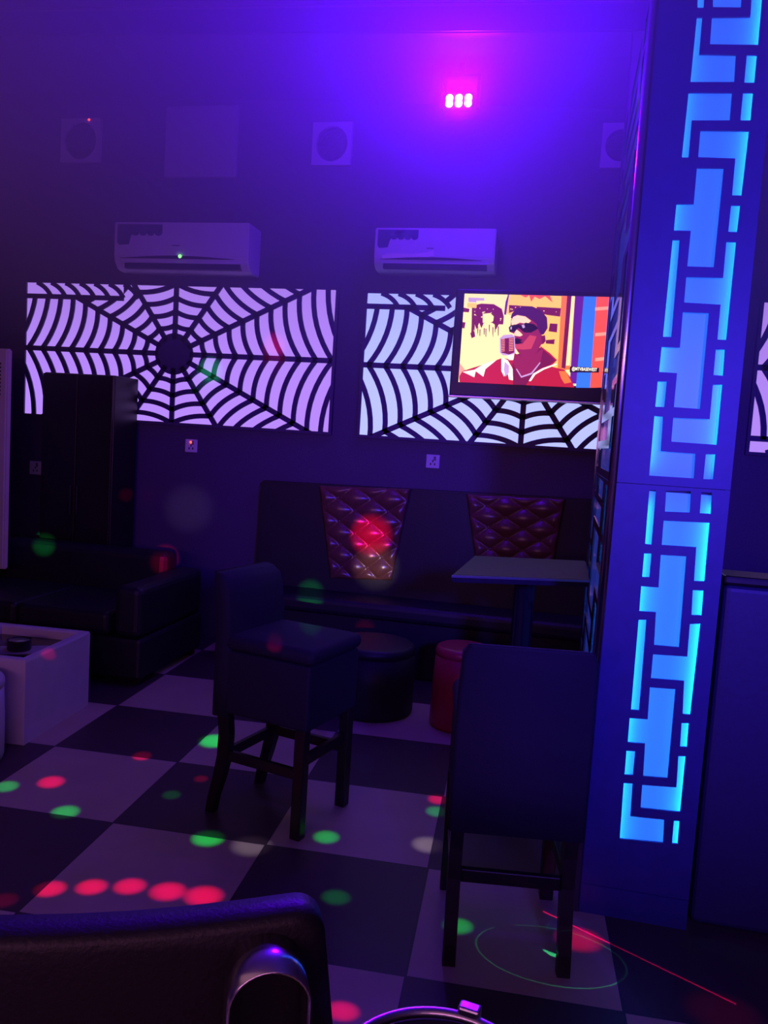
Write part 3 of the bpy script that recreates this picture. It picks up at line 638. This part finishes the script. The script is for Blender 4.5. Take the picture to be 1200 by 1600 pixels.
# ------------------------------------------------------------------ high table by the pillar
zt = 1.0
c0, c1, c3 = F(706, 898, zt), F(921, 906, zt), F(741, 868, zt); c2 = c1+(c3-c0)*0.95; c1.x = min(c1.x, 0.150); c2.x = min(c2.x, 0.150)
cen = (c0+c1+c2+c3)/4
t = thing('bar_table', (cen.x, cen.y, 0), 'square dark high table whose polished top meets the pillar', 'table')
bm = bmesh.new(); prism(bm, [Vector((p.x, p.y, zt-0.03)) for p in (c0, c1, c2, c3)], Vector((0, 0, 0.03)))
bmesh.ops.bevel(bm, geom=bm.edges[:], offset=0.004, segments=2, affect='EDGES'); link('tabletop', bm, MT['table_top'], t)
bm = bmesh.new()
ed = [c0, c1]; dn = Vector((0, -0.003, 0)); prism(bm, [Vector((c0.x, c0.y-0.004, zt-0.010)), Vector((c1.x, c1.y-0.004, zt-0.010)), Vector((c1.x, c1.y-0.004, zt-0.001)), Vector((c0.x, c0.y-0.004, zt-0.001))], Vector((0, 0.003, 0)))
link('edge_trim', bm, MT['steel'], t)
link('pedestal', lathe(bmesh.new(), [(0.045, 0.03), (0.045, zt-0.031)], (cen.x, cen.y, 0), 28), MT['black_gloss'], t, smooth=False)
link('base', lathe(bmesh.new(), [(0.22, 0), (0.22, 0.012), (0.06, 0.03)], (cen.x, cen.y, 0), 40), MT['black_gloss'], t)

t = thing('booth_partition', (1.4, 2.77, 0), 'black padded booth partition at the right edge beside the pillar', 'partition')
link('panel', bxm((PXR+0.02, 2.70, 0.0), (XR-0.03, 2.84, 1.12), bev=0.02, seg=3), MT['navy_vinyl'], t)
link('top_rail', bxm((PXR+0.015, 2.69, 1.122), (XR-0.025, 2.85, 1.15), bev=0.008), MT['black_wood'], t)
# ------------------------------------------------------------------ bar stools
def make_stool(loc, rz, label, name='bar_stool', handle=False):
    """local frame: +x is where the sitter looks; front legs straight, rear legs swept back"""
    t = thing(name, loc, label, 'stool', 'upholstered bar stools', rz)
    Wm = WORLD[t.name]
    def put(nm, bm, m, sm=False, par=None):
        bmesh.ops.transform(bm, matrix=Wm, verts=bm.verts[:]); return link(nm, bm, m, par or t, sm)
    bm = bmesh.new(); box(bm, (-0.19, -0.195, 0.665), (0.225, 0.195, 0.725), bev=0.028, seg=4); put('seat', bm, MT['black_fabric'], True)
    put('apron', bxm((-0.185, -0.188, 0.415), (0.212, 0.188, 0.664), bev=0.012), MT['black_fabric'])
    bm = bmesh.new()
    zs_ = [0.40, 0.55, 0.70, 0.80, 0.88, 0.925, 0.950, 0.957]
    secs = []
    for z in zs_:
        k = max(0, z-0.7)/0.25; xb = -0.205-0.03*k*k; th = 0.075 if z < 0.9 else (0.07 if z < 0.94 else (0.05 if z < 0.955 else 0.02)); wd = 0.195-0.008*k
        xo = xb-0.02; xi = xo+th; ww = wd-(0.012 if z > 0.945 else 0)
        secs.append([(xo, -ww+0.012, z), (xo, ww-0.012, z), (xo+0.012, ww, z), (xi-0.012, ww, z), (xi, ww-0.012, z), (xi, -ww+0.012, z), (xi-0.012, -ww, z), (xo+0.012, -ww, z)])
    loft(bm, secs); put('backrest', bm, MT['black_fabric'], True)
    for s in (-1, 1):
        put('leg', bxm((0.160, s*0.168-0.022, 0), (0.204, s*0.168+0.022, 0.42), bev=0.004), MT['black_wood'])
        bm = bmesh.new(); secs = []
        for z, x, h in ((0.0, -0.222, 0.017), (0.06, -0.212, 0.018), (0.14, -0.190, 0.021), (0.24, -0.168, 0.025), (0.33, -0.165, 0.025), (0.42, -0.175, 0.026)):
            y = s*0.165; secs.append([(x-h, y-0.019, z), (x+h, y-0.019, z), (x+h, y+0.019, z), (x-h, y+0.019, z)])
        loft(bm, secs); put('leg', bm, MT['black_wood'])
        put('stretcher', bxm((-0.150, s*0.168-0.011, 0.225), (0.16, s*0.168+0.011, 0.265), bev=0.003), MT['black_wood'])
    put('stretcher', bxm((0.171, -0.146, 0.275), (0.193, 0.146, 0.315), bev=0.003), MT['black_wood'])
    put('stretcher', bxm((-0.178, -0.146, 0.225), (-0.156, 0.146, 0.265), bev=0.003), MT['black_wood'])
    return t
ctr = Vector((-0.985, 3.017, 0)); make_stool(ctr, math.atan2(-0.102, 0.398), 'dark upholstered bar stool in the middle of the floor, turned sideways')
make_stool((-0.072, 2.50, 0), math.atan2(0.94, -0.14), 'dark upholstered bar stool seen from behind beside the glowing pillar')
# ------------------------------------------------------------------ near chair at the lower left
nc = F(507, 1404, 0.95); nl = F(0, 1438, 0.95)
dr = (nc-nl); dr.z = 0; dr.normalize(); nrm = Vector((dr.y, -dr.x, 0))         # towards the camera
W_ = 0.46; c_ = nc-dr*W_/2; fx = -nrm
rz = math.atan2(fx.y, fx.x)
t = thing('chair', (c_.x-nrm.x*0.2, c_.y-nrm.y*0.2, 0), 'black high-backed chair with a chrome strap handle in the near lower left corner', 'chair', None, rz)
Wn = WORLD[t.name]
def putn(nm, bm, m, sm=False, par=None):
    bmesh.ops.transform(bm, matrix=Wn, verts=bm.verts[:]); return link(nm, bm, m, par or t, sm)
# local: +x away from the camera, backrest around x=-0.2
bm = bmesh.new(); secs = []; n = 18
for xo, sh in ((-0.030, 0.012), (-0.022, 0.0), (0.018, 0.0), (0.026, 0.010)):
    prof = []
    hw = W_/2-sh; rad = 0.035
    prof.append((-(hw+0.05), 0.44)); prof.append((-(hw+0.03), 0.7))
    for i in range(7): an = PI-PI/2*i/6; prof.append((-(hw-rad)+rad*math.cos(an), 0.95-sh-rad+rad*math.sin(an)))
    for i in range(1, 6): s = i/6; prof.append((-(hw-rad)+2*(hw-rad)*s, 0.95-sh-0.010*math.sin(PI*s)))
    for i in range(7): an = PI/2-PI/2*i/6; prof.append(((hw-rad)+rad*math.cos(an), 0.95-sh-rad+rad*math.sin(an)))
    prof.append((hw+0.03, 0.7)); prof.append((hw+0.05, 0.44))
    secs.append([(-0.2+xo-(0.95-z)*-0.05, -y, z) for y, z in prof])
loft(bm, secs); back = putn('backrest', bm, MT['black_leather'], True)
putn('seat', bxm((-0.17, -0.22, 0.43), (0.24, 0.22, 0.50), bev=0.025, seg=3), MT['black_leather'])
for sx_ in (-0.17, 0.20):
    for sy in (-0.19, 0.19): putn('leg', bxm((sx_-0.02, sy-0.02, 0), (sx_+0.02, sy+0.02, 0.432), bev=0.003), MT['black_wood'])
# chrome strap: arch standing off the back
hp = F(416, 1452, 0.93)
Li = Wn.inverted() @ hp
bm = bmesh.new(); secs = []
cyy, ztop = Li.y, 0.930; hw = 0.046; depth = 0.075
xin = -0.228+0.004
path = []
for i in range(17):
    an = PI*i/16; path.append((-hw*math.cos(an), ztop-0.045+0.045*math.sin(an)))
path = [(-hw, ztop-0.22)]+path+[(hw, ztop-0.22)]
for y, z in path:
    k = Vector((y, (z-(ztop-0.045)))).normalized() if z > ztop-0.046 else Vector((math.copysign(1, y), 0)); th = 0.003
    secs.append([(xin-depth, cyy-(y), z), (xin-depth, cyy-(y-k.x*th), z-k.y*th), (xin, cyy-(y-k.x*th), z-k.y*th), (xin, cyy-(y), z)])
loft(bm, secs); h_ = putn('strap_handle', bm, MT['chrome'], True, back); h_['label'] = 'polished chrome strap handle'

# ------------------------------------------------------------------ poufs
def pouf(cx, cy_, r, h, m, label, bulge=0.0, name='pouf'):
    t = thing(name, (cx, cy_, 0), label, 'pouf', None)
    e = 0.03
    prof = [(r*0.97, 0.0), (r*(1+bulge), 0.02), (r*(1+bulge*0.6), h*0.5), (r*(0.97), h-e-0.02)]
    link('body', lathe(bmesh.new(), prof, (cx, cy_, 0), 48), m, t, True)
    pr = [(r*0.98, h-e-0.019)]+[(r*0.99-e*(1-math.cos(PI/2*i/5)), h-e+e*math.sin(PI/2*i/5)) for i in range(6)]+[(r*0.4, h+0.004), (0.01, h+0.006)]
    link('seat_pad', lathe(bmesh.new(), pr, (cx, cy_, 0), 48), m, t, True)
pb = F(562, 1129)
pouf(pb.x, pb.y+0.24, 0.235, 0.385, MT['black_leather'], 'round black pouf behind the middle bar stool')
pr_ = F(712, 1149)
pouf(pr_.x-0.004, pr_.y+0.165, 0.155, 0.435, MT['red_vinyl'], 'round red vinyl pouf peeking out left of the right bar stool', 0.04)
pouf(-2.475, 2.975, 0.20, 0.375, MT['white_plastic'], 'round white pouf in front of the white cube table at the left edge')

# ------------------------------------------------------------------ white cube table and what lies on it
cn, cr, cb = Vector((-2.306, 3.218, 0)), Vector((-2.35, 3.81, 0)), Vector((-2.86, 3.77, 0))
cf = cn+(cb-cr)
cen = (cn+cb)/2; HZ = 0.40
t = thing('cube_table', (cen.x, cen.y, 0), 'white open-topped cube table with a dark sunken top at the left edge', 'table')
bm = bmesh.new()
outer = [cn, cr, cb, cf]; L_ = []
inn = [p+(cen-p)*0.16 for p in outer]
def ringv(pts, z): return [bm.verts.new((p.x, p.y, z)) for p in pts]
o0 = ringv(outer, 0.0); o1 = ringv(outer, HZ-0.012); o2 = ringv([p+(cen-p)*0.02 for p in outer], HZ); i2 = ringv([p+(cen-p)*0.14 for p in outer], HZ); i1 = ringv(inn, HZ-0.01); i0 = ringv(inn, HZ-0.055)
for a_, b_ in ((o0, o1), (o1, o2), (o2, i2), (i2, i1), (i1, i0)):
    for i in range(4): bm.faces.new((a_[i], a_[(i+1) % 4], b_[(i+1) % 4], b_[i]))
bm.faces.new(i0); bm.faces.new(o0[::-1])
link('shell', bm, MT['white_plastic'], t)
bm = bmesh.new(); prism(bm, [Vector((p.x, p.y, HZ-0.054)) for p in [p+(cen-p)*0.165 for p in outer]], Vector((0, 0, 0.006))); link('inset_top', bm, MT['black_gloss'], t)
ap = F(30, 1011, HZ-0.03); zi = HZ-0.048
t = thing('ashtray', (ap.x, ap.y, zi), 'small round tin ashtray on the cube table', 'ashtray')
link('bowl', lathe(bmesh.new(), [(0.052, 0.006), (0.056, 0.012), (0.056, 0.052), (0.058, 0.058), (0.052, 0.058), (0.048, 0.030)], (ap.x, ap.y, zi), 36), MT['dark_plastic'], t, True)
link('lid', lathe(bmesh.new(), [(0.047, 0.031), (0.050, 0.054), (0.02, 0.057)], (ap.x, ap.y, zi), 36), MT['steel'], t)
mc = Matrix.Translation((ap.x, ap.y, 0)) @ Matrix.Rotation(0.5, 4, 'Z')
tag(link('napkin', bxm((-0.12, -0.07, zi+0.0005), (0.13, 0.075, zi+0.0045), mx=mc), MT['painted_hatch']), 'grey folded napkin lying under the round ashtray', 'napkin')

# ------------------------------------------------------------------ ice bucket on a low table, bottom edge
bz = 0.80; bp = F(703, 1576, bz); R_ = 0.125
bc = Vector((bp.x+0.005, bp.y-R_*0.965-0.002, 0)); tz = 0.55
t = thing('ice_bucket', (bc.x, bc.y, tz), 'round dark bucket rim with a small lug at the bottom photo edge', 'bucket')
link('bucket_body', lathe(bmesh.new(), [(R_*0.74, 0.001), (R_*0.92, bz-tz-0.012), (R_*0.90, bz-tz-0.012), (R_*0.70, 0.012)], (bc.x, bc.y, tz), 48), MT['black_gloss'], t, True)
pr = []
for i in range(13): an = 2*PI*i/12; pr.append((R_*0.965+0.007*math.cos(an), bz-tz-0.006+0.007*math.sin(an)))
link('rim', lathe(bmesh.new(), pr, (bc.x, bc.y, tz), 64, False, False), MT['steel'], t, True)
lg = F(738, 1571, bz); an = math.atan2(lg.y-bc.y, lg.x-bc.x)
bm = bmesh.new(); box(bm, (R_*0.93, -0.014, bz-tz-0.008), (R_*1.07, 0.014, bz-tz+0.009), bev=0.003, mx=Matrix.Translation((bc.x, bc.y, tz)) @ Matrix.Rotation(an, 4, 'Z'))
link('lug', bm, MT['steel'], t)
t = thing('side_table', (bc.x, bc.y, 0), 'low round dark table carrying the bucket', 'table')
link('tabletop', lathe(bmesh.new(), [(0.135, 0), (0.14, 0.01), (0.135, 0.025)], (bc.x, bc.y, tz-0.0255), 48), MT['table_top'], t)
link('pedestal', lathe(bmesh.new(), [(0.03, 0.02), (0.03, tz-0.026)], (bc.x, bc.y, 0), 24), MT['black_gloss'], t)
link('base', lathe(bmesh.new(), [(0.12, 0), (0.12, 0.012), (0.04, 0.022)], (bc.x, bc.y, 0), 36), MT['black_gloss'], t)

# ------------------------------------------------------------------ disco projector: coloured beams on floor and walls
DP = Vector((-0.45, 0.1, 2.0)); RP = Vector((0.75, 0.75, 1.75))
RED, GRN, WHT = (1.0, 0.0, 0.09), (0.0, 1.0, 0.12), (0.75, 0.62, 1.0)
def beam(tgt, rpx, col, k=1.0, src=DP, blend=0.95, flat=1.0):
    tgt = Vector(tgt); D = (tgt-src).length; dist = (tgt-EYEP).length; r = rpx/FPX*dist
    o = lamp('disco_beam', 'SPOT', src, col, 1000*k*(D/3.6)**2, shadow_soft_size=0.004, spot_size=2*math.atan(r/D)*1.25, spot_blend=blend)
    aim(o, tgt); o.scale = (1, flat, 1); return o
FL = [(80, 1222, 17, RED, 1.3), (5, 1407, 18, RED, .55), (78, 1389, 20, RED, 1.2), (143, 1386, 20, RED, 1.2), (203, 1385, 21, RED, 1.2), (262, 1393, 24, RED, 1.2), (318, 1400, 26, RED, 1.2), (222, 1181, 13, RED, 1.1),
      (314, 1217, 10, RED, 1.0), (684, 1249, 14, RED, 1.0), (905, 1468, 30, RED, .45), (1130, 1582, 45, RED, .12), (10, 1229, 15, GRN, .6), (102, 1269, 18, GRN, .75), (333, 1158, 20, GRN, 1.4), (325, 1310, 22, GRN, .9), (510, 1308, 18, GRN, .6), (525, 1402, 20, GRN, .9),
      (716, 1447, 20, GRN, .4), (682, 1268, 15, GRN, .4), (268, 1242, 13, GRN, .6), (393, 1322, 28, WHT, .22), (668, 1320, 22, WHT, .35), (535, 1580, 22, RED, .8)]
for u, v, r, c_, k in FL: beam(F(u, v), r, c_, k, RP if u > 700 else DP, flat=0.6)
WP = Vector((0.20, -0.55, 1.35))                # second projector, behind the viewer
for p_, r, c_, k in ((A(258, 872, YW), 19, RED, .6), (A(295, 795, YW), 36, WHT, 0.06), (A(580, 836, 5.25), 30, RED, 1.1), (A(587, 886, 5.25), 34, (1.0, .75, .6), .2), (A(485, 930, 5.0), 20, GRN, 0.6),
                     (A(70, 850, CY), 15, GRN, 1.2), (A(196, 775, CY), 10, RED, .8), (A(430, 537, YB), 17, RED, 1.3), (A(330, 578, YB), 18, GRN, 1.3), (A(572, 997, 4.2), 16, RED, .3), (F(429, 1007, .725), 12, RED, 1.0)):
    beam(p_, r, c_, k, WP)

beam(F(74, 1019, .40), 9, RED, .25)
def gobo(name, src, tgt_fn, col, energy):
    """laser projector: the lamp points straight down, its node tree draws the figure on the floor plane"""
    o = lamp(name, 'SPOT', src, col, energy, (0, 0, 0), shadow_soft_size=0.001, spot_size=math.radians(176), spot_blend=0.0)
    d = o.data; d.use_nodes = True; nt = d.node_tree; em = nt.nodes['Emission']
    tc = nt.nodes.new('ShaderNodeTexCoord'); sp = nt.nodes.new('ShaderNodeSeparateXYZ'); nt.links.new(tc.outputs['Normal'], sp.inputs[0])
    def m(op, a, b=None, c=None):
        n = nt.nodes.new('ShaderNodeMath'); n.operation = op
        for i, x in enumerate((a, b, c)):
            if x is None: continue
            if isinstance(x, (int, float)): n.inputs[i].default_value = x
            else: nt.links.new(x, n.inputs[i])
        return n.outputs[0]
    nz = m('MAXIMUM', m('ABSOLUTE', sp.outputs[2]), 0.02)
    k = m('DIVIDE', src[2], nz)
    X = m('MULTIPLY_ADD', sp.outputs[0], k, src[0]); Y = m('MULTIPLY_ADD', sp.outputs[1], k, src[1])
    s = tgt_fn(m, X, Y)
    nt.links.new(s, em.inputs['Strength'])
    return o
def ring_fn(m, X, Y):
    dx = m('DIVIDE', m('SUBTRACT', X, 0.087), 0.222); dy = m('DIVIDE', m('SUBTRACT', Y, 2.387), 0.140)
    r = m('SQRT', m('ADD', m('MULTIPLY', dx, dx), m('MULTIPLY', dy, dy)))
    ring = m('LESS_THAN', m('ABSOLUTE', m('SUBTRACT', r, 1.0)), 0.014)
    p = F(862, 1491); q = F(840, 1484)
    ddx = m('SUBTRACT', X, p.x); ddy = m('SUBTRACT', Y, p.y)
    bl = m('LESS_THAN', m('ADD', m('POWER', m('DIVIDE', m('ABSOLUTE', ddx), 0.05), 2), m('POWER', m('DIVIDE', m('ABSOLUTE', m('MULTIPLY_ADD', ddx, 0.35, ddy)), 0.009), 2)), 1.0)
    return m('ADD', m('MULTIPLY', ring, 0.2), m('MULTIPLY', bl, 1.5))
def line_fn(m, X, Y):
    p, q = F(849, 1424), F(1150, 1569); L = ((q.x-p.x)**2+(q.y-p.y)**2)**.5; tx, ty = (q.x-p.x)/L, (q.y-p.y)/L
    dx, dy = m('SUBTRACT', X, p.x), m('SUBTRACT', Y, p.y)
    al = m('ADD', m('MULTIPLY', dx, tx), m('MULTIPLY', dy, ty)); ac = m('SUBTRACT', m('MULTIPLY', dx, ty), m('MULTIPLY', dy, tx))
    on = m('MULTIPLY', m('LESS_THAN', m('ABSOLUTE', ac), 0.0026), m('MULTIPLY', m('GREATER_THAN', al, 0.0), m('LESS_THAN', al, L)))
    return on
LS = (0.75, 1.75, 0.55)
gobo('laser_ring_beam', LS, ring_fn, (0.05, 1.0, 0.45), 60)
gobo('laser_line_beam', (0.80, 1.75, 0.55), line_fn, (1.0, 0.0, 0.16), 200)
